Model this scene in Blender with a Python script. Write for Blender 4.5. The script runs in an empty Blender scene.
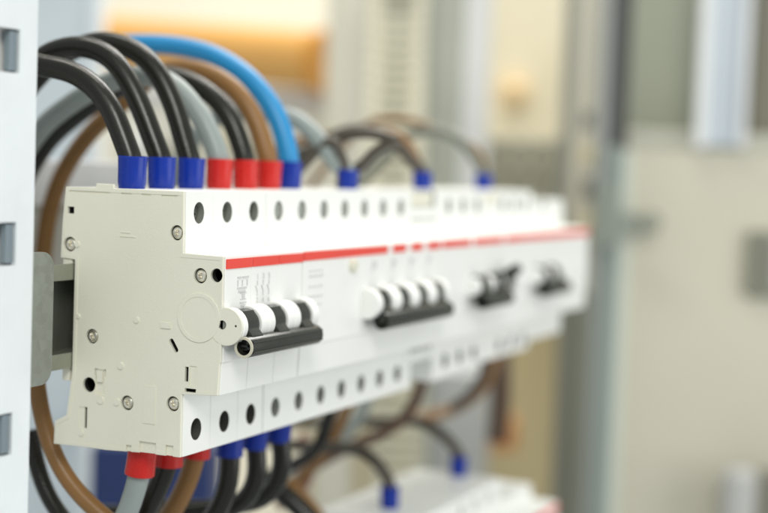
import bpy, bmesh, math, random
from mathutils import Vector, Matrix
random.seed(7)
S = 0.001                       # all dimensions below are in millimetres
sc = bpy.context.scene
col = sc.collection
# ------------------------------------------------------------------ camera
FPX = 1455.55                   # focal length in pixels of the 768 px wide photograph
CAM = Vector((-390.87, -250.51, 82.64))
RIGHT = Vector((0.42295, -0.90549, 0.03612))
UP = Vector((0.04118, 0.05900, 0.99745))
FWD = Vector((0.90520, 0.42040, -0.06229))
cam = bpy.data.cameras.new('camera')
cam.sensor_width = 36; cam.lens = FPX / 768 * 36
cam.clip_start = 0.01; cam.clip_end = 50
cam.dof.use_dof = True; cam.dof.focus_distance = 0.458; cam.dof.aperture_fstop = 5.5
co = bpy.data.objects.new('camera', cam); col.objects.link(co); sc.camera = co
m = Matrix((RIGHT, UP, -FWD)).transposed().to_4x4(); m.translation = CAM * S
co.matrix_world = m
# ------------------------------------------------------------------ light
w = bpy.data.worlds.new('World'); sc.world = w; w.use_nodes = True
bg = w.node_tree.nodes['Background']; bg.inputs[0].default_value = (0.95, 1.0, 0.99, 1); bg.inputs[1].default_value = 0.50
def lamp(name, loc, target, sx, sy, power, colr=(1, 1, 1)):
    l = bpy.data.lights.new(name, 'AREA'); l.shape = 'RECTANGLE'; l.size = sx * S; l.size_y = sy * S
    l.energy = power; l.color = colr
    o = bpy.data.objects.new(name, l); col.objects.link(o)
    o.location = Vector(loc) * S
    o.rotation_euler = (Vector(target) - Vector(loc)).to_track_quat('-Z', 'Y').to_euler()
    return o
lamp('window_light', (350, -1150, 150), (150, 0, 10), 900, 900, 5.8, (1, 1, .98))
lamp('side_fill_light', (-760, -520, 700), (0, 20, 30), 360, 420, 6.6, (1, .985, .93))  # unseen fill added to brighten the side wall
lamp('ceiling_light', (100, 200, 1000), (100, 100, 0), 220, 700, 4.2, (1, .95, .84))
lamp('background_fill', (1250, 100, 1500), (1500, 700, 0), 1200, 900, 38, (1, .98, .92))  # extra lamp added above to brighten the background
sc.view_settings.view_transform = 'Standard'; sc.view_settings.look = 'None'
sc.view_settings.exposure = 0; sc.view_settings.gamma = 1
sc.cycles.use_denoising = True
sc.cycles.max_bounces = 8
# ------------------------------------------------------------------ projection helpers
def ray(px, py):
    return RIGHT * ((px - 384) / FPX) + UP * (-(py - 256.5) / FPX) + FWD
def at(px, py, d): return CAM + ray(px, py) * d
def onx(px, py, x):
    r = ray(px, py); return CAM + r * ((x - CAM.x) / r.x)
# ------------------------------------------------------------------ materials
def mat(name, colr, rough=.4, metal=0, noise=0, nscale=60, bump=0, bscale=400, coat=0, spec=.5, sss=0, spangle=0):
    m = bpy.data.materials.new(name); m.use_nodes = True
    nt = m.node_tree; b = nt.nodes['Principled BSDF']
    b.inputs['Base Color'].default_value = (*colr, 1); b.inputs['Roughness'].default_value = rough
    b.inputs['Metallic'].default_value = metal; b.inputs['Specular IOR Level'].default_value = spec
    if coat: b.inputs['Coat Weight'].default_value = coat; b.inputs['Coat Roughness'].default_value = .12
    tc = nt.nodes.new('ShaderNodeTexCoord')
    if noise or spangle:
        if spangle:
            n = nt.nodes.new('ShaderNodeTexVoronoi'); n.inputs['Scale'].default_value = spangle; fac = n.outputs['Color']; noise = noise or .15
        else:
            n = nt.nodes.new('ShaderNodeTexNoise'); n.inputs['Scale'].default_value = nscale; n.inputs['Detail'].default_value = 5; fac = n.outputs['Fac']
        nt.links.new(tc.outputs['Object'], n.inputs['Vector'])
        r = nt.nodes.new('ShaderNodeMapRange'); r.inputs['From Min'].default_value = .25; r.inputs['From Max'].default_value = .75
        r.inputs['To Min'].default_value = 1 - noise; r.inputs['To Max'].default_value = 1 + noise
        nt.links.new(fac, r.inputs['Value'])
        x = nt.nodes.new('ShaderNodeVectorMath'); x.operation = 'SCALE'; x.inputs[0].default_value = colr
        nt.links.new(r.outputs[0], x.inputs['Scale']); nt.links.new(x.outputs[0], b.inputs['Base Color'])
        r2 = nt.nodes.new('ShaderNodeMapRange'); r2.inputs['To Min'].default_value = rough * .8; r2.inputs['To Max'].default_value = min(1, rough * 1.25)
        nt.links.new(fac, r2.inputs['Value']); nt.links.new(r2.outputs[0], b.inputs['Roughness'])
    if bump:
        n2 = nt.nodes.new('ShaderNodeTexNoise'); n2.inputs['Scale'].default_value = bscale; n2.inputs['Detail'].default_value = 4
        nt.links.new(tc.outputs['Object'], n2.inputs['Vector'])
        bp = nt.nodes.new('ShaderNodeBump'); bp.inputs['Strength'].default_value = bump; bp.inputs['Distance'].default_value = .0002
        nt.links.new(n2.outputs['Fac'], bp.inputs['Height']); nt.links.new(bp.outputs[0], b.inputs['Normal'])
    return m
BEIGE = mat('grey_beige_plastic', (.78, .765, .65), .42, noise=.035, nscale=28, bump=.25, bscale=1500)
WHITE = mat('white_plastic', (.86, .87, .84), .38, noise=.012, nscale=60, bump=.15, bscale=1200)
DARKP = mat('dark_olive_grey_plastic', (.024, .026, .020), .22, noise=.08, nscale=300, bump=.15, bscale=1500)
PALE = mat('pale_cut_rim', (.58, .55, .44), .5, noise=.05)
RED = mat('red_print', (.80, .062, .040), .4, noise=.03)
INK = mat('grey_ink', (.60, .61, .60), .5, noise=.05)
INKD = mat('darker_grey_ink', (.42, .43, .42), .5, noise=.05)
STEEL = mat('rivet_steel', (.86, .83, .74), .28, 1, noise=.1, nscale=500)
SCREW = mat('dull_screw', (.16, .165, .14), .45, .5, noise=.15, nscale=600)
FWELL = mat('pale_shaded_well', (.38, .39, .36), .6)  # shade in hole walls of farther white housings, kept paler
WELL = mat('shaded_well_plastic', (.22, .23, .20), .6)  # hole walls greyed to stand in for shade inside the white housing
DWELL = mat('deep_shaded_well', (.07, .07, .06), .5)  # darker painted shade for the lower terminal holes
CAV = mat('shaded_mechanism_cavity', (.03, .03, .026), .5)  # cavity walls coloured dark for depth shade and the mechanism inside
SCREWL = mat('dull_light_screw', (.36, .38, .35), .5, .5, noise=.1, nscale=600)
GALV = mat('galvanised_sheet', (.33, .35, .33), .42, .75, spangle=420, noise=.06, bump=.1, bscale=300)
RAILM = mat('rail_steel', (.36, .37, .32), .38, .85, noise=.1, nscale=80)
POSTM = mat('white_coated_post', (.80, .84, .86), .38, .15, noise=.09, nscale=22, bump=.35, bscale=180)
BLUEF = mat('blue_sleeve_plastic', (.006, .030, .29), .25, noise=.06, nscale=200, spec=.3)
REDF = mat('red_sleeve_plastic', (.52, .020, .016), .27, noise=.06, nscale=200, spec=.3)
CB = mat('black_cable_pvc', (.011, .0112, .008), .27, spec=.42, noise=.15, nscale=60, bump=.2, bscale=700)
CO = mat('olive_dark_pvc', (.062, .052, .038), .4, noise=.1, nscale=60)  # olive brown, paler than the near black cables
CG = mat('grey_cable_pvc', (.27, .31, .30), .4, noise=.06, nscale=60, bump=.2, bscale=700)
CN = mat('brown_cable_pvc', (.24, .125, .042), .34, spec=.35, noise=.08, nscale=60, bump=.2, bscale=700)
CU = mat('blue_cable_pvc', (.014, .25, .55), .36, noise=.05, nscale=60, bump=.2, bscale=700)
# ------------------------------------------------------------------ mesh helpers (mm in, metres out)
def finish(bm, name, mt, parent=None, bevel=0, seg=2, cut=None, smooth=True, cutmat=None):
    bmesh.ops.recalc_face_normals(bm, faces=bm.faces[:])
    me = bpy.data.meshes.new(name)
    bmesh.ops.scale(bm, verts=bm.verts[:], vec=(S, S, S)); bm.to_mesh(me); bm.free()
    o = bpy.data.objects.new(name, me); col.objects.link(o)
    me.materials.append(mt)
    if bevel:
        b = o.modifiers.new('b', 'BEVEL'); b.width = bevel * S; b.segments = seg; b.limit_method = 'ANGLE'; b.angle_limit = .5; b.use_clamp_overlap = True
    cutters = []
    for cut, cutmat in (cut if isinstance(cut, list) else [(cut, cutmat)] if cut else []):
        cm = bpy.data.meshes.new('c'); bmesh.ops.recalc_face_normals(cut, faces=cut.faces[:])
        cc = cut.copy(); bmesh.ops.scale(cc, verts=cc.verts[:], vec=(S, S, S)); cc.to_mesh(cm); cc.free()
        cutter = bpy.data.objects.new('c', cm); col.objects.link(cutter); cutters.append(cutter); cm.materials.append(cutmat or mt)
        q = o.modifiers.new('k', 'BOOLEAN'); q.operation = 'DIFFERENCE'; q.object = cutter; q.solver = 'EXACT'; q.use_self = True; q.material_mode = 'TRANSFER'
    if bevel or cutters:
        dg = bpy.context.evaluated_depsgraph_get(); dg.update()
        n = bpy.data.meshes.new_from_object(o.evaluated_get(dg)); o.modifiers.clear(); o.data = n; n.name = name
        if not n.materials: n.materials.append(mt)
    for cutter in cutters: bpy.data.objects.remove(cutter)
    if smooth:
        for f in o.data.polygons: f.use_smooth = True
        o.data.set_sharp_from_angle(angle=.55)
        if bevel or cutters:
            wn = o.modifiers.new('n', 'WEIGHTED_NORMAL'); wn.keep_sharp = True; wn.weight = 80
            dg = bpy.context.evaluated_depsgraph_get(); dg.update()
            n = bpy.data.meshes.new_from_object(o.evaluated_get(dg)); o.modifiers.clear(); o.data = n; n.name = name
    if parent: o.parent = parent; o.matrix_parent_inverse = parent.matrix_world.inverted() if False else Matrix.Translation(-Vector(parent.location))
    return o
def box(bm, x0, x1, y0, y1, z0, z1):
    v = [bm.verts.new((x, y, z)) for x in (x0, x1) for y in (y0, y1) for z in (z0, z1)]
    for f in ((0, 1, 3, 2), (4, 6, 7, 5), (0, 4, 5, 1), (2, 3, 7, 6), (0, 2, 6, 4), (1, 5, 7, 3)): bm.faces.new([v[i] for i in f])
def obox(bm, c, u, v_, w_, hu, hv, hw):
    v = [bm.verts.new(c + u * (hu * a) + v_ * (hv * b) + w_ * (hw * d)) for a in (-1, 1) for b in (-1, 1) for d in (-1, 1)]
    for f in ((0, 1, 3, 2), (4, 6, 7, 5), (0, 4, 5, 1), (2, 3, 7, 6), (0, 2, 6, 4), (1, 5, 7, 3)): bm.faces.new([v[i] for i in f])
def prism(bm, prof, x0, x1):
    a = [bm.verts.new((x0, y, z)) for y, z in prof]; b = [bm.verts.new((x1, y, z)) for y, z in prof]
    bm.faces.new(a); bm.faces.new(b[::-1]); n = len(prof)
    for i in range(n): bm.faces.new((a[i], b[i], b[(i + 1) % n], a[(i + 1) % n]))
def circ(cy, cz, r, n=32, ry=None): return [(cy + (ry or r) * math.cos(2 * math.pi * i / n), cz + r * math.sin(2 * math.pi * i / n)) for i in range(n)]
def capsule(y0, z0, y1, z1, r, n=10):
    a = math.atan2(z1 - z0, y1 - y0); p = []
    for i in range(n + 1): t = a + math.pi / 2 + math.pi * i / n; p.append((y0 + r * math.cos(t), z0 + r * math.sin(t)))
    for i in range(n + 1): t = a - math.pi / 2 + math.pi * i / n; p.append((y1 + r * math.cos(t), z1 + r * math.sin(t)))
    return p
def cyly(bm, x, z, r, y0, y1, n=32, rx=None):      # cylinder along y
    a = [bm.verts.new((x + (rx or r) * math.cos(2 * math.pi * i / n), y0, z + r * math.sin(2 * math.pi * i / n))) for i in range(n)]
    b = [bm.verts.new((v.co.x, y1, v.co.z)) for v in a]
    bm.faces.new(a); bm.faces.new(b[::-1])
    for i in range(n): bm.faces.new((a[i], b[i], b[(i + 1) % n], a[(i + 1) % n]))
def lathe(bm, prof, org, axis, n=28):               # prof: (radius, distance along axis)
    axis = Vector(axis).normalized(); u = axis.orthogonal().normalized(); v = axis.cross(u); org = Vector(org); rings = []
    for r, t in prof:
        if r < 1e-6: rings.append([bm.verts.new(org + axis * t)])
        else: rings.append([bm.verts.new(org + axis * t + (u * math.cos(2 * math.pi * i / n) + v * math.sin(2 * math.pi * i / n)) * r) for i in range(n)])
    for a, b in zip(rings, rings[1:]):
        for i in range(n):
            j = (i + 1) % n
            if len(a) == 1 and len(b) == 1: continue
            if len(a) == 1: bm.faces.new((a[0], b[i], b[j]))
            elif len(b) == 1: bm.faces.new((a[i], b[0], a[j]))
            else: bm.faces.new((a[i], b[i], b[j], a[j]))
def smooth_path(pts, step=6):
    P = [Vector(p) for p in pts]; P = [P[0] * 2 - P[1]] + P + [P[-1] * 2 - P[-2]]; out = []
    for i in range(1, len(P) - 2):
        a, b, c, d = P[i - 1:i + 3]; n = max(2, int((c - b).length / step))
        for k in range(n):
            t = k / n
            out.append(.5 * (2 * b + (c - a) * t + (2 * a - 5 * b + 4 * c - d) * t * t + (3 * b - a - 3 * c + d) * t ** 3))
    out.append(P[-2])
    for _ in range(3): out = [out[0], out[1]] + [(out[i - 1] + out[i] * 2 + out[i + 1]) / 4 for i in range(2, len(out) - 1)] + [out[-1]]
    return out
def tube(bm, pts, r, n=22):
    P = smooth_path(pts, 3); t0 = (P[1] - P[0]).normalized(); u = t0.orthogonal().normalized(); rings = []
    for i, q in enumerate(P):
        t = (P[min(i + 1, len(P) - 1)] - P[max(i - 1, 0)]).normalized()
        u = (u - t * u.dot(t)).normalized(); v = t.cross(u)
        rings.append([bm.verts.new(q + (u * math.cos(2 * math.pi * k / n) + v * math.sin(2 * math.pi * k / n)) * r) for k in range(n)])
    for a, b in zip(rings, rings[1:]):
        for k in range(n): bm.faces.new((a[k], b[k], b[(k + 1) % n], a[(k + 1) % n]))
    bm.faces.new(rings[0][::-1]); bm.faces.new(rings[-1])
def thing(name, label, cat, loc, group=None, kind=None):
    o = bpy.data.objects.new(name, None); col.objects.link(o); o.location = Vector(loc) * S; o.empty_display_size = .01
    tag(o, label, cat, group, kind); return o
def tag(o, label, cat, group=None, kind=None):
    o['label'] = label
    o['category'] = cat
    if group: o['group'] = group
    if kind: o['kind'] = kind
    return o
def N(): return bmesh.new()
P = 17.5
# ------------------------------------------------------------------ setting: room behind
U = Vector((.4232, -.9060, 0)); W = Vector((.9060, .4232, 0)); Z = Vector((0, 0, 1))
def slab(px0, py0, px1, py1, d, th, bm=None):
    bm = bm or N(); px0, px1 = [q - (q + 498) / 28680 * ((py0 + py1) / 2 - 60) if py1 - py0 > 380 and py0 < 0 else q for q in (px0, px1)]
    c = at((px0 + px1) / 2, (py0 + py1) / 2, d) + W * (th / 2)
    obox(bm, c, U, W, Z, (px1 - px0) * d / FPX / 2, th / 2, (py1 - py0) * d / FPX / 2); return bm
def bgmat(name, c, **k): return mat(name, c, k.pop('rough', .6), noise=k.pop('noise', .06), nscale=k.pop('nscale', 8), **k)
def part(name, rect, d, th, mt, parent, bevel=1.5): return finish(slab(*rect, d, th), name, mt, parent, bevel=bevel)
o = finish(slab(-500, -500, 1300, 1100, 2600, 40), 'back_wall', bgmat('cream_wall', (.83, .77, .62), nscale=3)); o['kind'] = 'structure'

# --- yellow duct behind the cables
t = thing('pipe', 'thick orange yellow pipe running behind the cable arcs, upper left', 'pipe', at(230, 60, 1500))
bm = N(); a, b = at(96, 42, 1560), at(330, 62, 1400)
lathe(bm, [(0, 0), (27, 0), (29, 2), (29, (b - a).length - 2), (27, (b - a).length), (0, (b - a).length)], a, b - a, 40)
finish(bm, 'pipe_body', bgmat('orange_yellow_paint', (.80, .43, .12), nscale=10, rough=.35), t)
bm = N(); q = (b - a).normalized(); lathe(bm, [(30, 0), (31.5, 1), (31.5, 11), (30, 12), (28, 12), (28, 0), (30, 0)], b - q * 12, q, 40)
finish(bm, 'pipe_collar', bgmat('dark_orange_paint', (.74, .33, .05), nscale=10, rough=.35), t)
bm = N()
# --- side panel of the cabinet, pale blue
t = thing('cabinet_side_panel', 'pale blue grey sheet metal cabinet panel behind the left cables', 'panel', at(50, 500, 1250))
part('panel_sheet', (-160, -60, 92, 600), 1250, 6, bgmat('pale_blue_paint', (.57, .64, .69), nscale=12), t)
part('panel_flange', (88, -60, 98, 600), 1244, 30, bgmat('pale_flange', (.70, .75, .79)), t)
for k in range(3): finish(slab(60, 40 + 190 * k, 72, 58 + 190 * k, 1242, 8), 'knockout', bgmat('shade_blue', (.40, .47, .52)), t, bevel=1)
# --- white carton like device under the pipe
t = thing('terminal_box', 'white terminal box below the orange pipe and behind the red sleeved cables', 'box', at(270, 190, 1450))
part('box_body', (112, 92, 336, 215), 1450, 60, bgmat('box_white', (.78, .76, .68), nscale=25), t, 3)
part('box_lid', (108, 88, 340, 104), 1440, 74, bgmat('box_lid_grey', (.60, .60, .62), nscale=25), t, 3)
for k in range(5): part('cable_gland', (128 + 38 * k, 128 + (k % 2) * 14, 152 + 38 * k, 156 + (k % 2) * 14), 1432, 18, bgmat('gland_%d' % k, [(.85, .85, .82), (.30, .30, .24), (.70, .66, .5), (.45, .42, .30), (.88, .88, .86)][k]), t, 4)
# --- slotted wiring duct
t = thing('pier', 'cream white pier between the orange pipe end and the slotted duct', 'pier', at(346, 200, 1350))
part('pier_body', (329, -60, 367, 600), 1350, 50, bgmat('pier_cream', (.80, .77, .66)), t, 3)
part('pier_corner_trim', (325, -60, 331, 600), 1345, 10, bgmat('pier_trim', (.74, .72, .62)), t, 1)
def slot_duct(label, px0, px1, py0, py1, d, c, pitch, cat='wiring duct', grp=None):
    t = thing('wiring_duct', label, cat, at((px0 + px1) / 2, py1, d), grp)
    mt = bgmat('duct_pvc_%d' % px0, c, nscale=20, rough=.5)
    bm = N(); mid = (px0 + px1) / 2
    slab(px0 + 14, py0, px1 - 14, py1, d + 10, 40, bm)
    finish(bm, 'duct_cover', bgmat('duct_inner_shade', tuple(q * .55 for q in c), nscale=20), t, bevel=1.5)  # darkened copy of the duct colour, painted shade behind the teeth
    bm = N(); y = py0
    while y < py1:
        slab(px0, y, px1, y + pitch * .62, d - 2, 10, bm); y += pitch
    tr = finish(bm, 'duct_teeth', mt, t, bevel=.6, seg=1); 
slot_duct('pale slotted wiring duct with comb teeth standing left of the grey column', 366, 426, -80, 600, 1150, (.66, .63, .48), 12)
t = thing('column', 'grey green steel column just right of the slotted duct', 'column', at(448, 513, 1300))
part('column_web', (424, -60, 470, 620), 1300, 60, bgmat('grey_green_steel', (.52, .54, .47), nscale=10), t, 3)
part('column_flange', (462, -60, 490, 620), 1290, 20, bgmat('white_steel', (.84, .85, .86), nscale=10), t, 3)
part('column_lip', (424, -60, 430, 620), 1290, 12, bgmat('grey_lip', (.38, .40, .36)), t, 1)
# --- cream mounting plate with orange item
t = thing('mounting_plate', 'cream mounting plate at the far end between grey column and steel upright', 'panel', at(530, 513, 1500))
part('plate_sheet', (484, -60, 580, 143), 1500, 6, bgmat('cream_paint', (.88, .81, .63), nscale=10), t)
part('lower_sheet', (300, 188, 582, 640), 1560, 6, bgmat('tan_board', (.55, .46, .27), nscale=10), t)
t2 = thing('indicator_lamp', 'small blurred orange lamp housing on the cream plate', 'lamp', at(516, 96, 1480))
bm = N(); lathe(bm, [(0, -14), (11, -14), (14, -11), (14, 0), (17, 0), (17, 4), (0, 4)], at(515, 92, 1490), -W); finish(bm, 'lamp_housing', bgmat('soft_orange', (.88, .70, .44)), t2)
bm = N(); lathe(bm, [(0, 17), (7, 16), (11, 12), (11, 0)], at(515, 92, 1490), -W); finish(bm, 'lamp_lens', bgmat('orange_lens', (.88, .68, .42)), t2)
t2 = thing('socket_block', 'orange brown socket block on the tan board above the lower row', 'socket', at(500, 440, 1400))
part('socket_body', (484, 418, 518, 452), 1400, 30, bgmat('orange_block', (.62, .27, .08)), t2, 4)
part('socket_face', (490, 424, 511, 446), 1396, 8, bgmat('orange_face', (.70, .34, .12)), t2, 2)
# --- grid of struts
t = thing('terminal_grid', 'grey metal grid frame above the far breakers, left of the steel upright', 'frame', at(540, 235, 1350))
for (a, b, c, d_) in ((478, 143, 598, 151), (478, 166, 598, 173), (478, 190, 598, 198)): part('crossbar', (a, b, c, d_), 1350, 14, bgmat('grid_%d' % b, (.34, .335, .28)), t, 1)
for x in (486, 506, 528, 549, 566): part('upright_bar', (x, 138, x + 6, 240), 1356, 10, bgmat('gridv_%d' % x, (.30, .31, .26)), t, 1)
part('backing', (474, 140, 600, 245), 1385, 6, bgmat('grid_back', (.74, .70, .56)), t, 1)
# --- perforated steel upright
t = thing('perforated_upright', 'tall perforated grey steel upright right of the cream plate', 'post', at(590, 513, 1200))
mt = bgmat('upright_steel', (.66, .63, .53), metal=.1)
part('upright_face', (574, -60, 606, 330), 1200, 20, mt, t, 1.5)
for k, y in enumerate(range(10, 240, 34)): part('upright_slot', (583, y, 593, y + 16), 1198, 4, bgmat('slot_%d' % k, [(.80, .72, .46), (.16, .17, .16)][k % 2]), t, 1)
part('upright_edge', (566, -60, 573, 330), 1196, 24, bgmat('edge_steel', (.34, .34, .29)), t, 1)
t = thing('hinge_post', 'dark grey hinge post between steel upright and cabinet door', 'post', at(600, 513, 1100))
part('post_body', (604, -60, 614, 620), 1100, 34, bgmat('post_light', (.48, .50, .49)), t, 2)
part('post_web', (611, -60, 626, 146), 1085, 30, bgmat('post_slate', (.15, .155, .16)), t, 2)
part('post_gasket', (621, -60, 632, 150), 1078, 8, bgmat('gasket', (.07, .073, .065)), t, 1)
part('post_lower', (556, 292, 580, 640), 1120, 30, bgmat('post_dark', (.19, .19, .15)), t, 2)
part('post_lower_face', (578, 292, 602, 640), 1112, 30, bgmat('post_grey', (.30, .31, .26)), t, 2)
part('post_side', (596, 146, 612, 640), 1090, 24, bgmat('post_teal', (.24, .28, .26)), t, 2)
# --- door on the right
t = CABI = thing('cabinet', 'large grey green cabinet with closed door filling the right side of the picture', 'cabinet', at(700, 513, 1150))
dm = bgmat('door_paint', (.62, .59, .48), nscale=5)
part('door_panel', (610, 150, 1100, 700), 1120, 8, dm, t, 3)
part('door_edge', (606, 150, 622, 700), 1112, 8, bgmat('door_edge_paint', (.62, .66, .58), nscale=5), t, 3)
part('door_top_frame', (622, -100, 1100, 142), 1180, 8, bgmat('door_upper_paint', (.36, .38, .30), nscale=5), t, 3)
part('door_ledge', (626, 138, 1100, 156), 1105, 20, bgmat('door_ledge_paint', (.52, .51, .43)), t, 3)
t = thing('silvery_bar', 'pale silvery blue vertical bar standing in front of the upper door panel', 'bar', at(726, 140, 1090))  # flat silvery bar, not a light source
part('bar_body', (701, -120, 752, 146), 1090, 10, bgmat('silver_blue_paint', (.56, .62, .68), rough=.4), t, 3)
part('bar_rib', (701, -120, 714, 147), 1084, 5, bgmat('bar_white_paint', (.80, .82, .82)), t, 1.5)
part('bar_rib', (744, -120, 753, 147), 1084, 5, bgmat('bar_white_paint_b', (.74, .76, .78)), t, 1.5)
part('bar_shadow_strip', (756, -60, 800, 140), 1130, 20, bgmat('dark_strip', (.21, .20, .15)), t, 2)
t = CABI
t = part('handle', (738, 228, 800, 302), 1114, 8, bgmat('handle_rim_blue', (.74, .78, .84)), t, 4)
part('handle_pull', (748, 232, 792, 298), 1104, 12, bgmat('handle_dark', (.24, .24, .19)), t, 3)
part('handle_face', (772, 236, 788, 294), 1098, 8, bgmat('handle_face_grey', (.36, .37, .32)), t, 2)
t = CABI
bm = N(); lathe(bm, [(0, -18), (9, -17), (13, -12), (13, 60), (0, 60)], at(739, 490, 1085), (0, 0, -1)); finish(bm, 'latch_knob', bgmat('latch_white', (.50, .50, .48)), t)
part('latch_plate', (750, 474, 800, 560), 1080, 20, bgmat('latch_dark', (.20, .19, .15)), t, 4)
t = CABI
bm = N(); lathe(bm, [(0, 0), (8, 0), (8, 44), (0, 44)], at(604, 246, 1080), (0, 0, 1)); finish(bm, 'hinge_barrel', bgmat('hinge_grey', (.26, .29, .25)), t, bevel=1)
bm = N(); slab(596, 212, 645, 236, 1086, 6, bm); finish(bm, 'hinge_leaf', bgmat('hinge_leaf_grey', (.33, .36, .31)), t, bevel=1)
bm = N(); lathe(bm, [(0, -8), (7, -8), (8, -6), (8, 0)], at(650, 222, 1086), W); finish(bm, 'hinge_bolt', bgmat('hinge_bolt_grey', (.30, .31, .25)), t)
# --- horizontal duct behind the rail (its top shows at the far left)
t = thing('cable_tray', 'pale grey cable tray behind the near breaker, left edge', 'tray', (100, 150, 0))
bm = N(); box(bm, -160, 330, 150, 190, 26, 76); finish(bm, 'tray_body', bgmat('tray_grey', (.50, .49, .44), nscale=15), t, bevel=1.5)
bm = N(); box(bm, -160, 330, 144, 149, 60, 80); finish(bm, 'tray_lip', bgmat('tray_lip_grey', (.62, .62, .62), nscale=15), t, bevel=1.2)
# --- blue box lower left
t = thing('blue_box', 'deep blue box behind the red sleeves under the near breaker', 'box', at(110, 513, 900))
part('box_body', (88, 446, 210, 640), 900, 60, bgmat('deep_blue_paint', (.018, .04, .16), nscale=10, rough=.4), t, 3)
# --- pale cable trunk behind lower cables
t = thing('grey_trunking', 'pale blue grey trunking standing behind the lower cables, centre', 'trunking', at(450, 513, 1250))
part('trunking_body', (428, 372, 486, 640), 1250, 40, bgmat('trunking_paint', (.56, .58, .58)), t, 2)
part('trunking_cover', (436, 372, 478, 640), 1246, 6, bgmat('trunking_cover_paint', (.60, .62, .63)), t, 1)
# ------------------------------------------------------------------ left post
t = thing('cabinet_post', 'white slotted cabinet post at the left edge, in front of the cables', 'post', (-68, 30, -120))
bm = N(); box(bm, -110, -47.5, 22, 24, -150, 230)
cut = N()
for z in (111.4, 56.4, 1.2, -54, 166.4):
    box(cut, -76, -56.0, 20, 26, z - 6.2, z + 6.2)
face = finish(bm, 'post_face', POSTM, t, bevel=.9, cut=cut)
bm = N(); box(bm, -50, -48, 24.1, 40, -150, 230); box(bm, -109.5, -107.5, 24.1, 40, -150, 230); finish(bm, 'post_flange', POSTM, t, bevel=.5)
bm = N(); box(bm, -107.4, -50.1, 26, 28, -150, 230); finish(bm, 'post_inner_web', mat('inner_web_steel', (.80, .80, .78), .4, 0), t)
tabm = mat('tab_steel', (.20, .25, .28), .4, .2)
for z in (111.4, 56.4, 1.2):
    bm = N(); box(bm, -59.6, -56.4, 22.6, 24.9, z - 5.7, z + 5.7); finish(bm, 'slot_tab', tabm, t, bevel=.4)
# ------------------------------------------------------------------ rail + end plate
t = thing('mounting_rail', 'grey steel mounting rail that all upper breakers clip onto', 'rail', (180, 47, 30))
prof = [(43.45, 12.2), (44.45, 12.2), (44.45, 16.4), (50.9, 16.4), (50.9, 42.4), (44.45, 42.4), (44.45, 46.8), (43.45, 46.8), (43.45, 41.4), (49.9, 41.4), (49.9, 17.4), (43.45, 17.4)]
bm = N(); prism(bm, prof, -46, 392); finish(bm, 'rail_profile', RAILM, t, bevel=.25)
t = thing('end_plate', 'galvanised steel plate with rounded corners between post and near breaker', 'plate', (-30, 42, 30))
r = 5.5; x0, x1, z0, z1 = -62, -13.8, 8.8, 51.5; pts = []
for cx, cz, a0 in ((x1 - r, z1 - r, 0), (x0 + r, z1 - r, 90), (x0 + r, z0 + r, 180), (x1 - r, z0 + r, 270)):
    for i in range(9): a = math.radians(a0 + 90 * i / 8); pts.append((cx + r * math.cos(a), cz + r * math.sin(a)))
bm = N(); a = [bm.verts.new((x, 40.6, z)) for x, z in pts]; b = [bm.verts.new((x, 42.9, z)) for x, z in pts]
bm.faces.new(a); bm.faces.new(b[::-1])
for i in range(len(pts)): j = (i + 1) % len(pts); bm.faces.new((a[i], b[i], b[j], a[j]))
finish(bm, 'plate_sheet', GALV, t, bevel=.5)
# ------------------------------------------------------------------ breakers
def profile(top=72.2, low=-12.8, notch=True, tab=False):
    p = [(47.6, top - .2)] + ([(35.4, top), (35.4, top + 1.3), (28.5, top + 1.3), (28.5, top)] if tab else []) + [(1.4, top + .1), (1.0, 52.7), (-13.8, 52.5), (-14.0, 19), (-13.6, 18.7), (-13.1, 8.4), (0.2, 7.5), (0, low),
         (16, low - .2), (29, low - .9), (39, low - .9), (50.2, low - 1.2), (49.9, -6.3), (45.2, -3.8), (43.3, 10.8)]
    if notch: p += [(43.2, 48.1)]
    p += [(49, 48.4), (48.6, 60)]
    return p
def screw_hole_cutters(cut, xs, zu=65.35, zl=-4.85, up=True, lo=True):
    for x in xs:
        if up: cyly(cut, x, zu, 3.5, -2, 7, rx=3.1)
        if lo: cyly(cut, x, zl, 3.6, -2, 7, rx=3.2)
def terminal_screws(parent, xs, mu, ml, zu=65.35, zl=-4.85, up=True, lo=True, dp=3.6, n=20):
    for x in xs:
        for on, z, mt in ((up, zu, mu), (lo, zl, ml)):
            if not on: continue
            bm = N(); d = dp if mt is mu else 3.4
            a = random.uniform(.2, 2.8); sl = N()
            lathe(bm, [(0, d), (2.9, d), (3.3, d + .5), (3.3, d + 3), (0, d + 3)], (x, 0, z), (0, 1, 0), n)
            u = Vector((math.cos(a), 0, math.sin(a))); v = Vector((-math.sin(a), 0, math.cos(a)))
            obox(sl, Vector((x, d, z)), u, v, Vector((0, 1, 0)), 4, .5, .9); obox(sl, Vector((x, d, z)), v, u, Vector((0, 1, 0)), 1.6, .45, .8)
            finish(bm, 'terminal_screw', mt, parent, cut=sl if x < 60 else None); sl.free()
GC = (-15.3, 30.5)
def fin_mesh(x0, x1, r=5.9):
    bm = N(); prism(bm, circ(GC[0], GC[1], r, 48), x0, x1); return bm
def lever_mesh(x0, x1, ang=-32, top=False, by=-22.2, bz=24.6):
    # rotating drum with a flat arm that leads to the tie bar
    bm = N(); prism(bm, circ(GC[0], GC[1], 5.0, 40), x0, x1)
    prism(bm, [(-15.2, 35.2), (-18.6, 35.4), (-20.4, 32.2), (-20.3, 30), (-22.6, 27.6), (-21.4, 23.0), (-17.6, 22.6), (-15, 27)], x0 + .2, x1 - 1.2)
    return bm
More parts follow.
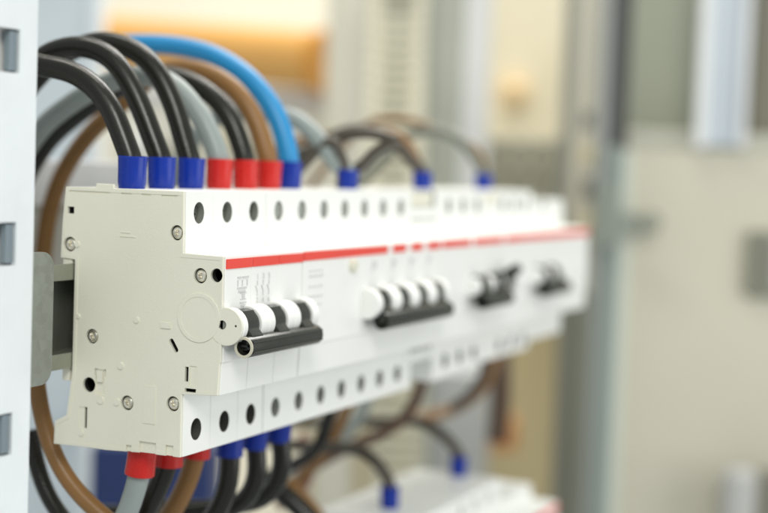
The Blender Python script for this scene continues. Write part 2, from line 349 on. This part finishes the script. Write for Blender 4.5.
def bar_mesh(x0, x1, by, bz, r=3.38, wall=.75):
    bm = N(); L = x1 - x0
    lathe(bm, [(r - wall, 14), (r - wall, .05), (r - .05, 0), (r, .15), (r, L - .9), (r - .8, L), (0, L)], (x0, by, bz), (1, 0, 0), 40)
    for a in (150, 205): c_, s_ = math.cos(math.radians(a)), math.sin(math.radians(a)); obox(bm, Vector(((x0 + x1) / 2, by + c_ * r, bz + s_ * r)), Vector((1, 0, 0)), Vector((0, c_, s_)), Vector((0, -s_, c_)), L / 2 - .8, .22, .32)
    return bm
def bar_unit(parent, x0, x1, by=-21.0, bz=24.3, simple=False):
    bar = finish(bar_mesh(x0, x1, by, bz), 'tie_bar', DARKP, parent)
    if not simple:
        bm = N(); lathe(bm, [(2.5, -.02), (3.3, -.02), (3.42, .25), (2.5, .25), (2.5, -.02)], (x0 - .1, by, bz), (1, 0, 0), 40)
        e = finish(bm, 'bar_rim', PALE, bar)
        bm = N(); lathe(bm, [(0, 13.5), (2.5, 13.5)], (x0, by, bz), (1, 0, 0), 24); box(bm, x0 + 2, x0 + 12, by - .3, by + 2.2, bz - .2, bz + .5); finish(bm, 'bar_core', mat('bar_hollow', (.02, .02, .018), .5), bar)
    return bar
def toggles(parent, centres, bar=True, barx=None, simple=True, fr=5.9):
    for k, c in enumerate(centres):
        finish(fin_mesh(c - 8.65, c - 4.5, fr), 'toggle_guard', WHITE, parent, bevel=.7, seg=3)
        finish(fin_mesh(c + 4.3, c + 8.65, fr), 'toggle_guard', WHITE, parent, bevel=.7, seg=3)
        finish(lever_mesh(c - 4.3, c + 4.1), 'toggle_lever', DARKP, parent, bevel=.4)
    if bar: bar_unit(parent, *(barx or (centres[0] - 8, centres[-1] + 6)), simple=simple)
def stripe(parent, x0, x1, z=51.55, h=3.1):
    bm = N(); box(bm, x0, x1, -14.18, -13.5, z - h, z); return finish(bm, 'red_stripe', RED, parent)
def text(parent, s, x, z, size, mt, y=-14.16):
    c = bpy.data.curves.new('marking', 'FONT'); c.body = s; c.size = size * S; c.extrude = .00002; c.align_x = 'CENTER'
    o = bpy.data.objects.new('marking', c); col.objects.link(o)
    dg = bpy.context.evaluated_depsgraph_get(); dg.update(); me = bpy.data.meshes.new_from_object(o.evaluated_get(dg)); bpy.data.objects.remove(o)
    for v in me.vertices: v.co = Vector((v.co.x + x * S, y * S - v.co.z, v.co.y + z * S))
    me.materials.clear(); me.materials.append(mt)
    o = bpy.data.objects.new('marking', me); col.objects.link(o); o.parent = parent; o.matrix_parent_inverse = Matrix.Translation(-parent.location); return o

# ---- near three pole breaker
A = thing('circuit_breaker', 'nearest three pole circuit breaker with grey beige riveted side wall', 'circuit breaker', (26, 20, 0), 'breakers on the upper rail')
prof = profile()
# side wall features
def inset(p, d):
    A2 = sum(p[i][0] * p[(i + 1) % len(p)][1] - p[(i + 1) % len(p)][0] * p[i][1] for i in range(len(p))); sg = 1 if A2 > 0 else -1; out = []
    for i in range(len(p)):
        a, b, c = Vector(p[i - 1]), Vector(p[i]), Vector(p[(i + 1) % len(p)])
        e1 = (b - a).normalized(); e2 = (c - b).normalized(); n1 = Vector((-e1.y, e1.x)) * sg; n2 = Vector((-e2.y, e2.x)) * sg
        k = (n1 + n2); k = k / max(.35, k.dot(n1)); out.append(tuple(b + k * d))
    return out
cut = N()
RIV = [(45.4, 53.1), (3.9, 59.0), (-5.3, 45.9), (35.7, 23.3), (21.2, 2.7), (3.6, 4.2)]
pk = N(); prism(pk, inset(profile(), 1.35), -1, .16)
for y, z in RIV: prism(cut, circ(y, z, 2.45, 32), -1, 1.9)
prism(cut, circ(-11.3, 46.4, 2.2, 28), -1, 4.5); prism(cut, circ(36.4, 7.2, 2.5, 28), -1, 3.6)
prism(cut, capsule(4.8, 24.3, 3.0, 21.6, .85), -1, 6)
box(cut, -1, 4, -1.9, -.6, 11.8, 16.6); box(cut, -1, 4, -4.9, -.7, 8.55, 9.75)
box(cut, -1, 2.6, 44.0, 46.6, 63.2, 65.5); box(cut, -1, 5, 36.9, 38.1, -7.4, -.3); box(cut, -1, .45, 38.0, 40.2, -7.3, -.4)
box(cut, -1, .7, 30.2, 33.9, 4.4, 12.6); box(cut, -1, 1.6, 33.0, 34.3, 10.6, 12.9); box(cut, -1, 1.6, 29.8, 30.6, 10.6, 12.9)
box(cut, -1, 1.0, 9.6, 16.1, -16, -9.2); box(cut, -1, 1.0, 3.0, 6.0, -16, -9.3); box(cut, -1, 1.0, 19.1, 21.2, -16, -11.0)
box(cut, -1, .5, -4.9, -2.3, 10.6, 17.0); prism(cut, circ(-14.0, 31, 1.45, 24), -1, .8)
for a_, b_, c_, d_ in ((9.2, 9.45, -3.8, 9.7), (15.7, 15.95, -3.8, 9.7), (9.45, 15.7, 9.45, 9.7), (9.45, 15.7, -3.8, -3.55)): box(cut, -1, .12, a_, b_, c_, d_)
for a_, b_ in ((30, 46), (21.5, 25.5), (14, 17.5), (4, 10)): box(cut, -1, .5, a_, b_, 70.3, 70.9)
bm = N(); inner = [(y + (.25 if i in (5, 6, 7, 8, 9, 10, 11, 12) else 0), z) for i, (y, z) in enumerate(profile(tab=True))]
prism(bm, inner, 0, 1.1)
cover = finish(bm, 'side_wall', BEIGE, A, bevel=.32, seg=3, cut=[(pk, BEIGE), (cut, BEIGE)])
for y, z in RIV:
    bm = N(); lathe(bm, [(0, 1.75), (.75, 1.7), (.85, .7), (1.15, .3), (1.6, .38), (1.95, .8), (2.1, 1.85)], (0, y, z), (1, 0, 0), 32); finish(bm, 'rivet', STEEL, A)
# raised details of the wall
bm = N(); prism(bm, circ(-5.2, 32.6, 7.9, 56), -.2, .6); c3 = N(); prism(c3, circ(-5.2, 32.6, 6.6, 48), -1, -.04); finish(bm, 'wall_boss', BEIGE, A, bevel=.15, seg=3, cut=c3)
bm = N(); prism(bm, circ(-15.2, 30.5, 6.05, 56), -.06, .95); c2 = N(); prism(c2, circ(-14.0, 31, 1.45, 24), -2, .8); prism(c2, circ(-18.9, 31, .38, 12), -2, 2)
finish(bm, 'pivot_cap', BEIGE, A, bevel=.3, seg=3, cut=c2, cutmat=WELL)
for y, z, r in ((41.4, 29.5, .8), (18.3, 30.0, 1.0), (24.0, 14.6, 1.15), (42.3, 53.2, 1.0), (39, -9.2, 1.0), (31.6, 2.6, 1.3), (25.2, 2.6, 1.2)):
    bm = N(); prism(bm, circ(y, z, r, 20), -.28, .5); finish(bm, 'moulded_bump', BEIGE, A, bevel=.1)
for a_, b_, c_, d_, e_ in ((-.28, 5.2, 8.9, 28.2, 30.2), (-.08, 21.5, 25.2, 57.9, 58.35), (-.08, 19.5, 25.4, 56.6, 56.9), (-.2, 31.0, 33.2, 8.5, 12.4), (-.1, 10.2, 15.0, -3.2, 9.2)):
    bm = N(); box(bm, a_, .5, b_, c_, d_, e_); finish(bm, 'moulded_bump', BEIGE, A, bevel=.1)
bm = N(); box(bm, .6, 17, 44.7, 48.4, 43.0, 48.2); finish(bm, 'rail_hook', BEIGE, A, bevel=.3)
bm = N(); box(bm, .6, 17, 44.7, 47.7, 7.6, 15.8); finish(bm, 'rail_hook', BEIGE, A, bevel=.3)
for k in range(3):
    cut3 = N(); screw_hole_cutters(cut3, [P * (k + .5)], lo=False); cut4 = N(); screw_hole_cutters(cut4, [P * (k + .5)], up=False); cut2 = N()
    if k == 0:
        box(cut2, 3.4, 15, -13, -1.5, 14, 50); box(cut2, 3.4, 15, -.8, 8, 14, 50); box(cut2, 2.6, 14, 33, 40, -10, 12); box(cut2, .5, 4, 44.0, 46.6, 63.2, 65.5)
        for y, z in RIV: prism(cut2, circ(y, z, 2.45, 32), .5, 1.9)
        prism(cut2, circ(-11.3, 46.4, 2.2, 28), .5, 4.5); prism(cut2, circ(36.4, 7.2, 2.5, 28), .5, 3.6); prism(cut2, capsule(4.8, 24.3, 3.0, 21.6, .85), .5, 6)
        box(cut2, .5, 4, -1.9, -.6, 11.8, 16.6); box(cut2, .5, 4, -4.9, -.7, 8.55, 9.75); box(cut2, .5, 5, 36.9, 38.1, -7.4, -.3)
    bm = N(); prism(bm, prof, P * k + (1.12 if k == 0 else .05), P * (k + 1) - (.34 if k == 2 else .06))
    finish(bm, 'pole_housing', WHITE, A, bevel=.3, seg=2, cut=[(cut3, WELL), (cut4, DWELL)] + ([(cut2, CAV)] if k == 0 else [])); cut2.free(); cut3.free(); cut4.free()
    stripe(A, P * k + (1.4 if k == 0 else .35), P * (k + 1) - .35)
LOWS = mat('terminal_steel', (.5, .5, .46), .3, .9, noise=.1, nscale=500)
terminal_screws(A, [P * (k + .5) for k in range(3)], SCREW, LOWS)
for k in range(3):
    c = P * (k + .5)
    f = finish(fin_mesh(c - 7.7 if k == 0 else c - 8.7, c - 4.5), 'toggle_guard', WHITE, A, bevel=.6, seg=3)
    f = finish(fin_mesh(c + 4.1, c + 8.65), 'toggle_guard', WHITE, A, bevel=.6, seg=3)
    finish(lever_mesh(c - 4.4, c + 4.0), 'toggle_lever', DARKP, A, bevel=.45)
bar_unit(A, 1.6, 50.0, -21.0, 24.3)
# printed marks
for i, x in enumerate((21.2, 25.0, 28.8)):
    text(A, '135'[i], x, 44.3, 2.6, INK); text(A, '246'[i], x, 36.6, 2.4, INK)
    bm = N(); box(bm, x - .13, x + .13, -14.15, -13.8, 42.2, 43.9); box(bm, x - .13, x + .13, -14.15, -13.8, 38.8, 40.3)
    obox(bm, Vector((x - .5, -13.98, 41.2)), Vector((-.5, 0, .86)), Vector((0, 1, 0)), Vector((.86, 0, .5)), 1.1, .17, .12); finish(bm, 'marking', INK, A)
bm = N()
for z, xa, xb in ((45.4, 8.6, 10.8), (45.4, 11.6, 15.4), (42.0, 8.6, 14.2), (40.9, 9.2, 13.6), (37.2, 10.4, 14.4), (36.2, 11, 14)): box(bm, xa, xb, -14.15, -13.8, z - .3, z + .3)
for xa in (8.6, 11.4, 14.4): box(bm, xa, xa + .35, -14.15, -13.8, 42.6, 44.6)
for z in (38.2, 40.2): box(bm, 10.6, 14.2, -14.15, -13.8, z, z + .25)
box(bm, 11.6, 13.2, -14.15, -13.8, 38.6, 39.9)
finish(bm, 'marking', INK, A)
for k in (0, 1, 2):
    bm = N(); box(bm, P * k + (2.2 if k == 0 else 1.2), P * (k + 1) - 1.2, -13.95, -13.4, 15.2, 15.4); finish(bm, 'label_groove', INKD, A) if False else bm.free()

# ---- wide residual current breaker
def device(label, x0, x1, top=72.2, low=-12.8, up_holes=(), lo_holes=(), stripes=(), extra_cut=None, levers=(), barx=None, kind='circuit_breaker', cat='circuit breaker', smu=SCREWL, sml=SCREWL):
    d = thing(kind, label, cat, ((x0 + x1) / 2, 20, 0), 'breakers on the upper rail')
    cut = N(); ho = False
    for x in up_holes: cyly(cut, x, 65.35, 3.5, -2, 7, 24, 3.1); ho = True
    for x in lo_holes: cyly(cut, x, -4.85, 3.5, -2, 7, 24, 3.1); ho = True
    if extra_cut: extra_cut(cut)
    ec = None
    if extra_cut: ec = N(); box(ec, x0 + 5, x0 + 28.5, -3, 12, -20, -1.5)
    bm = N(); prism(bm, profile(top, low), x0 + .18, x1 - .06)
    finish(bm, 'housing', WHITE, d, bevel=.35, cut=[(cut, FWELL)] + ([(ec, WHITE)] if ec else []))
    for a, b in stripes: stripe(d, a, b, z=51.85)
    terminal_screws(d, up_holes, smu, sml, lo=False, dp=2.2, n=14); terminal_screws(d, lo_holes, smu, sml, up=False, n=14)
    if levers: toggles(d, levers, barx is not None, barx, simple=True, fr=5.9 if x0 < 100 else 4.2)
    return d
B = device('wide residual current breaker with four linked dark toggles, second from the left', 52.5, 175,
    up_holes=[P * (k + .5) for k in range(3, 10)], lo_holes=[P * (k + .5) for k in range(3, 10)],
    stripes=[(52.9, 121.7), (127, 139), (145, 155.5), (161.5, 174.6)], levers=[P * (k + .5) + 13 for k in range(5, 9)], barx=(103, 168), kind='residual_current_breaker', cat='breaker')
bm = N()
for i in range(4):
    for z, L in ((45, 1.0), (43.2, 1.6), (39.5, 1.2), (36, 1.4), (33, 1.0)): box(bm, 57.5 + i * 2.8, 57.5 + i * 2.8 + L, -14.15, -13.8, z - .35, z + .35)
for x in (109, 126.7, 144, 161.7):
    box(bm, x - .6, x + .6, -14.15, -13.8, 42.5, 46.5); box(bm, x + 1.8, x + 3, -14.15, -13.8, 44, 46)
finish(bm, 'marking', INK, B)
bm = N(); lathe(bm, [(0, -1.6), (2, -1.6), (2.4, -1.2), (2.4, .5)], (91, -14, 45.4), (0, 1, 0)); finish(bm, 'test_button', mat('button_cream', (.72, .70, .58), .4), B)
def cutC(c):
    box(c, 177, 203, -3, 4, 65, 75)
C_ = device('far breaker with one toggle up and two down, behind the wide residual current breaker', 175, 262.5,
    up_holes=[P * (k + .5) for k in range(12, 15)], lo_holes=[P * (k + .5) for k in range(12, 15)], stripes=[(177.5, 209), (214, 250), (254, 262)], extra_cut=cutC,
    levers=[216.5, 234], barx=(208, 241))
bm = N(); box(bm, 177.4, 202.6, 2.6, 6, 65.3, 71.6); finish(bm, 'terminal_shutter', BEIGE, C_)
bm = N(); prism(bm, circ(GC[0], GC[1], 5, 32), 243, 251)
prism(bm, [(-14, 34), (-22, 39.5), (-24.5, 37), (-18, 29)], 243.3, 250.8); finish(bm, 'toggle_lever', DARKP, C_, bevel=.4)
for xa in (251.4,): finish(fin_mesh(xa, xa + 4), 'toggle_guard', WHITE, C_, bevel=.7)
bm = N()
for i in range(5): box(bm, 178 + i * 5.6, 181.5 + i * 5.6, .78, 1.3, 59.2, 60.8)
finish(bm, 'marking', INKD, C_)
bm = N()
for i in range(4): box(bm, 179 + i * 6, 183 + i * 6, -.2, .3, 2.2, 4.4)
finish(bm, 'marking', INKD, C_)
D_ = device('far breaker with a short tie bar, fourth along the upper rail', 262.5, 332.5, low=-10.5, up_holes=[P * (k + .5) for k in (16, 17, 18)], lo_holes=[P * (k + .5) for k in (16, 17, 18)],
    stripes=[(262.8, 281), (283, 332.2)], levers=[301, 318.5], barx=(293, 327))
bm = N(); box(bm, 264, 279, .5, 2, 66, 71); finish(bm, 'terminal_shutter', BEIGE, D_)
E_ = device('last breaker at the far right end of the upper rail, lower top and bottom', 332.5, 386, top=67.5, low=-6.5, up_holes=[350], lo_holes=[], stripes=[(333, 385.4)])
bm = N(); box(bm, 334, 385, -14.5, -13.9, 20, 34); finish(bm, 'label_holder', WHITE, E_, bevel=.2)

# ---- lower row
DZ = -146.5
def low_device(label, x0, x1, top, xs, toggle):
    d = thing('circuit_breaker', label, 'circuit breaker', ((x0 + x1) / 2, 20, DZ), 'breakers on the lower rail')
    cut = N()
    for x in xs: cyly(cut, x, 65.35 + DZ, 3.5, -2, 7, 24, 3.1)
    bm = N(); prism(bm, [(y, z + DZ) for y, z in profile(top)], x0 + .06, x1 - .06); finish(bm, 'housing', WHITE, d, bevel=.35, cut=cut)
    bm = N(); box(bm, x0 + .4, x1 - .4, -14.2, -13.5, 48.4 + DZ, 51.5 + DZ); finish(bm, 'red_stripe', RED, d)
    for x in xs:
        bm = N(); lathe(bm, [(0, 2.4), (3, 2.4), (3.3, 3), (3.3, 5)], (x, 0, 65.35 + DZ), (0, 1, 0), 14); finish(bm, 'terminal_screw', SCREWL, d)
    for c in toggle:
        bm = N(); prism(bm, [(y, z + DZ) for y, z in circ(GC[0], GC[1], 7.0, 32)], c - 4, c + 4); prism(bm, [(y, z + DZ) for y, z in ((-14, 34), (-21, 27), (-24, 23), (-20, 22), (-10, 27))], c - 3.8, c + 3.8)
        finish(bm, 'toggle_lever', DARKP, d, bevel=.4)
low_device('lower row breaker at the bottom edge with a blue sleeved cable going in', 192, 240, 72.2, [201, 218.5], [205])
low_device('lower row breaker under the second blue sleeve, right of the first one', 240, 302, 72.2, [250, 268, 286], [262])
low_device('lowest topped breaker closing the right end of the lower row', 302, 352, 60, [], [330])
t = thing('mounting_rail', 'steel rail carrying the lower row of breakers, mostly hidden', 'rail', (240, 47, DZ + 30))
bm = N(); prism(bm, [(y, z + DZ) for y, z in [(43.45, 12.2), (44.45, 12.2), (44.45, 16.4), (50.9, 16.4), (50.9, 42.4), (44.45, 42.4), (44.45, 46.8), (43.45, 46.8), (43.45, 41.4), (49.9, 41.4), (49.9, 17.4), (43.45, 17.4)]], 188, 370); finish(bm, 'rail_profile', RAILM, t)

# ------------------------------------------------------------------ cables
def cable(label, colr, pts, r=3.7, ferr=None, up=True, group='cables at the breakers', fr=4.75, fh=10.6):
    """pts in mm; the first point is where the cable enters its sleeve"""
    t = thing('cable', label, 'cable', pts[0], group)
    bm = N(); tube(bm, pts, r); finish(bm, 'insulation', colr, t)
    if ferr:
        s = 1 if up else -1; bm = N(); q = Vector(pts[0])
        ax = Vector((random.uniform(-.03, .03), random.uniform(-.035, .035), s)) if up else (Vector(pts[1]) - q).normalized()
        lathe(bm, [(fr - .5, -1), (fr - .3, .8), (fr - .12, 2.0), (fr - .1, fh * .55), (fr + .02, fh * .8), (fr + .1, fh - .25), (fr - .05, fh), (fr - .7, fh), (r + .08, fh - 3)], q, ax, 36)
        finish(bm, 'sleeve', ferr, t)
    return t
def arc(x, y0, z0, pix, dx=None, ext=None, up=True):
    """start at the terminal, then follow measured points lying in the vertical plane of that pole"""
    s = 1 if up else -1
    pts = [Vector((x, y0, z0)), Vector((x, y0 + (0 if up else random.uniform(.3, 1.3)), z0 + s * 9))]
    n = len(pix)
    for i, (a, b) in enumerate(pix):
        xx = x + (dx * (i + 1) / n if dx else 0)
        pts.append(onx(a, b, xx))
    if ext: pts += [pts[-1] + Vector(e) for e in ext]
    return pts
cable('front black cable with blue sleeve arching left, lowest of the three black arcs', CB, arc(8.75, 27.5, 72.3, [(127, 150), (120, 128), (107, 100), (91, 83), (70, 71), (41, 65.5)], ext=[(0, 20, 1), (0, 50, -18), (0, 66, -60)]), 3.75, BLUEF)
cable('second black cable with blue sleeve, arching between the two other black ones', CB, arc(26.25, 27.5, 72.3, [(157, 150), (147, 122), (133, 89), (117, 63), (97.5, 49.5), (74, 45.8), (51, 52), (38, 61)], ext=[(0, 22, -18), (0, 36, -50), (0, 40, -90)]), 3.75, BLUEF)
cable('third black cable with blue sleeve, rightmost of the blue sleeved black ones', CB, arc(43.75, 27, 72.3, [(187, 152), (181, 128), (171, 98), (153, 65), (132, 48), (112, 41.5), (90, 43), (68, 52), (48, 66)], ext=[(0, 20, -22), (0, 34, -60)]), 3.75, BLUEF)
cable('pale grey cable with red sleeve rising behind the black ones', CG, arc(61.25, 26.2, 72.3, [(217, 152), (206, 124), (189, 100), (172, 83), (150, 75), (118, 79), (97, 88), (79, 98), (58, 113), (38, 132)], ext=[(0, 16, -24), (0, 26, -60)]), 3.8, REDF)
cable('black cable with red sleeve, between the grey and the brown cable', CB, arc(78.75, 25.4, 72.3, [(243, 152), (232, 121), (213, 96), (189, 81), (160, 74), (128, 84), (104, 97), (85, 110), (62, 128), (40, 153)], ext=[(0, 14, -26), (0, 20, -70)]), 3.7, REDF)
cable('brown cable with red sleeve arching under the blue cable', CN, arc(96.25, 25.5, 72.3, [(266, 152), (256, 121), (237, 91), (210, 73), (180, 67), (152, 76), (129, 97), (99, 124), (77, 150), (57, 187)], ext=[(0, 6, -26), (0, 8, -80)]), 3.7, REDF)
cable('bright blue cable with blue sleeve, the highest arc', CU, arc(113.75, 26, 72.3, [(288, 152), (283, 131), (270, 103), (247, 76), (216, 56), (187, 47.5), (157, 44), (128, 44), (98, 48.5), (74, 47), (54, 52.5), (40, 60)], ext=[(0, 50, -10), (0, 110, -60)]), 4.0, BLUEF)
G2 = 'cables rising from the far breakers'
def cab3(label, colr, x, pix, r=3.4, ferr=None, ext=None, y=22, z=72.3, up=True, grp=G2, dx=None):
    cable(label, colr, arc(x, y, z, pix, ext=ext, up=up, dx=dx), r, ferr, up, grp, fr=4.6, fh=8)
cab3('grey cable right of the blue arc, entering the first far blue sleeve', CG, 157, [(338, 168), (327, 150), (314, 133), (300, 122), (286, 115)], 3.8, BLUEF, ext=[(0, 40, -5), (0, 70, -60)])
cab3('thin dark cable entering the first far blue sleeve from behind', CO, 155, [(347, 172), (344, 160), (338, 148), (330, 139)], 2.0, None, ext=[(0, 30, -30)], y=24)
cab3('dark cable arching from behind to the second far blue sleeve', CO, 236, [(414, 165), (400, 146), (382, 134), (358, 129), (336, 134), (322, 144)], 2.9, BLUEF, ext=[(0, 40, -20), (0, 60, -60)])
cab3('olive brown cable beside the second far blue sleeve', CN, 239, [(422, 173), (415, 155), (405, 140), (390, 131)], 2.2, None, ext=[(0, 60, -10), (0, 90, -50)], y=24)
cab3('thin dark cable crossing low between the first two far sleeves', CO, 163, [(362, 170), (370, 154), (384, 144), (400, 141)], 2.3, None, ext=[(0, 30, 0), (0, 80, -40)], y=24)
cab3('faint dark grey cable arching to the third far blue sleeve', mat('mid_grey_cable', (.17, .18, .15), .4), 315, [(478, 166), (468, 146), (452, 135), (430, 130), (408, 135), (392, 150)], 2.8, BLUEF, ext=[(0, 40, -40)])
cab3('brown cable touching the third far blue sleeve', CN, 318, [(485, 174), (481, 158), (472, 145)], 2.0, None, ext=[(0, 60, 10), (0, 120, -60)], y=24)
# lower cables
G3 = 'cables leaving the upper breakers downwards'
def down(label, colr, x, y, pix, r=3.6, ferr=None, ext=None, fh=10.6, dx=None, z=-11.5):
    cable(label, colr, arc(x, y, z, pix, ext=ext, up=False, dx=dx), r, ferr, False, G3, fr=4.9, fh=fh)
down('grey cable leaving the first red sleeve under the near breaker', CG, 8.75, 20.2, [(137, 484), (131, 503), (120, 527)], 3.6, REDF, ext=[(0, 14, -16), (0, 40, -40)], fh=11)
down('black cable leaving the second red sleeve under the near breaker', CB, 26.25, 21.2, [(161, 482), (151, 502), (138, 524)], 3.7, REDF, ext=[(0, 14, -16), (0, 40, -30)], fh=11)
down('brown cable leaving the third red sleeve under the near breaker', CN, 43.75, 20.8, [(191, 474), (182, 494), (166, 520)], 3.6, REDF, ext=[(0, 16, -16), (0, 50, -30)], fh=11)
down('black cable leaving the first lower blue sleeve', CB, 61.25, 18, [(230, 470), (227, 492), (217, 512)], 3.7, BLUEF, ext=[(0, 14, -14), (0, 50, -24)], fh=13)
down('black cable leaving the second lower blue sleeve', CB, 78.75, 17.3, [(258, 462), (256, 484), (246, 500), (229, 509)], 3.7, BLUEF, ext=[(0, 24, -6), (0, 60, -10)], fh=13)
down('black cable leaving the third lower blue sleeve', CB, 96.25, 16.6, [(283, 455), (281, 476), (271, 494), (253, 502)], 3.7, BLUEF, ext=[(0, 24, -6), (0, 60, -10)], fh=13)
def free(label, colr, pix, r=3.5, grp='loose cables behind the breakers'):
    pts = [at(a, b, d) for a, b, d in pix]; return cable(label, colr, pts, r, None, True, grp)
free('thick brown cable curving down from the galvanised plate at the left', CN, [(30, 330, 500), (37, 385, 500), (43, 420, 500), (56, 459, 498), (76, 490, 495), (103, 516, 492), (140, 545, 490)], 3.0)
free('black cable at the bottom left corner, under the brown one', CB, [(30, 430, 520), (36, 462, 520), (46, 492, 518), (64, 520, 515), (90, 550, 510)], 3.0)
free('dark cable bending behind the third lower blue sleeve', CB, [(338, 392, 640), (330, 412, 640), (318, 448, 642), (297, 463, 650), (268, 476, 660)], 2.9)
free('brown cable hanging beside the dark one below the wide breaker', CN, [(352, 388, 690), (346, 409, 690), (331, 442, 692), (306, 474, 700), (276, 500, 705)], 2.8)
free('pale grey cable sagging between the brown cables, bottom centre', CG, [(372, 380, 760), (362, 412, 755), (330, 452, 750), (296, 478, 745), (256, 496, 740)], 3.6)
free('dark red cable crossing low behind the lower blue sleeves', mat('dark_red_cable', (.22, .06, .04), .4), [(300, 436, 720), (312, 462, 720), (300, 490, 715), (278, 506, 710)], 3.0)
free('dark cable running to the bottom between blue sleeves and lower row', CB, [(262, 478, 600), (285, 496, 598), (304, 512, 596), (318, 530, 594)], 4.0)
free('brown cable running beside the dark one at the bottom', CN, [(286, 482, 640), (304, 500, 640), (318, 518, 640), (330, 540, 640)], 3.6)
free('thick dark brown cable hanging from the gap after the wide breaker', mat('dark_brown_cable', (.13, .075, .045), .4), [(424, 372, 720), (421, 385, 720), (412, 408, 720), (398, 424, 722), (372, 438, 728), (338, 452, 735), (300, 474, 740)], 3.1)
free('brown cable rising to the far breaker, right of the trunking', CN, [(499, 352, 860), (492, 366, 858), (486, 384, 856), (468, 401, 850), (442, 413, 842), (412, 420, 830)], 3.4)
free('dark drooping cable right of the brown one at the far breaker', mat('umber_cable', (.07, .045, .03), .4), [(487, 352, 820), (484, 375, 820), (470, 396, 822), (452, 408, 826)], 3.0)
free('dark vertical cable bundle in front of the tan board', mat('umber_cable_bundle', (.10, .06, .035), .5), [(500, 345, 950), (501, 380, 950), (500, 412, 952), (497, 440, 955)], 7.0)
G4 = 'cables entering the lower row'
def low_in(label, colr, x, pix, ext=None): cable(label, CO, arc(x, 22, 72.2 + DZ, pix, ext=ext), 2.9, BLUEF, True, G4, fr=4.4, fh=10)
low_in('dark cable arching down into the left blue sleeve of the lower row', CB, 212, [(389, 480), (380, 465), (366, 453), (343, 447), (318, 447)], ext=[(0, 30, 0), (0, 60, 8)])
low_in('dark cable dropping into the right blue sleeve of the lower row', CB, 296, [(459, 453), (450, 441), (434, 428), (414, 420), (398, 422)], ext=[(0, 40, -4), (0, 80, -10)])
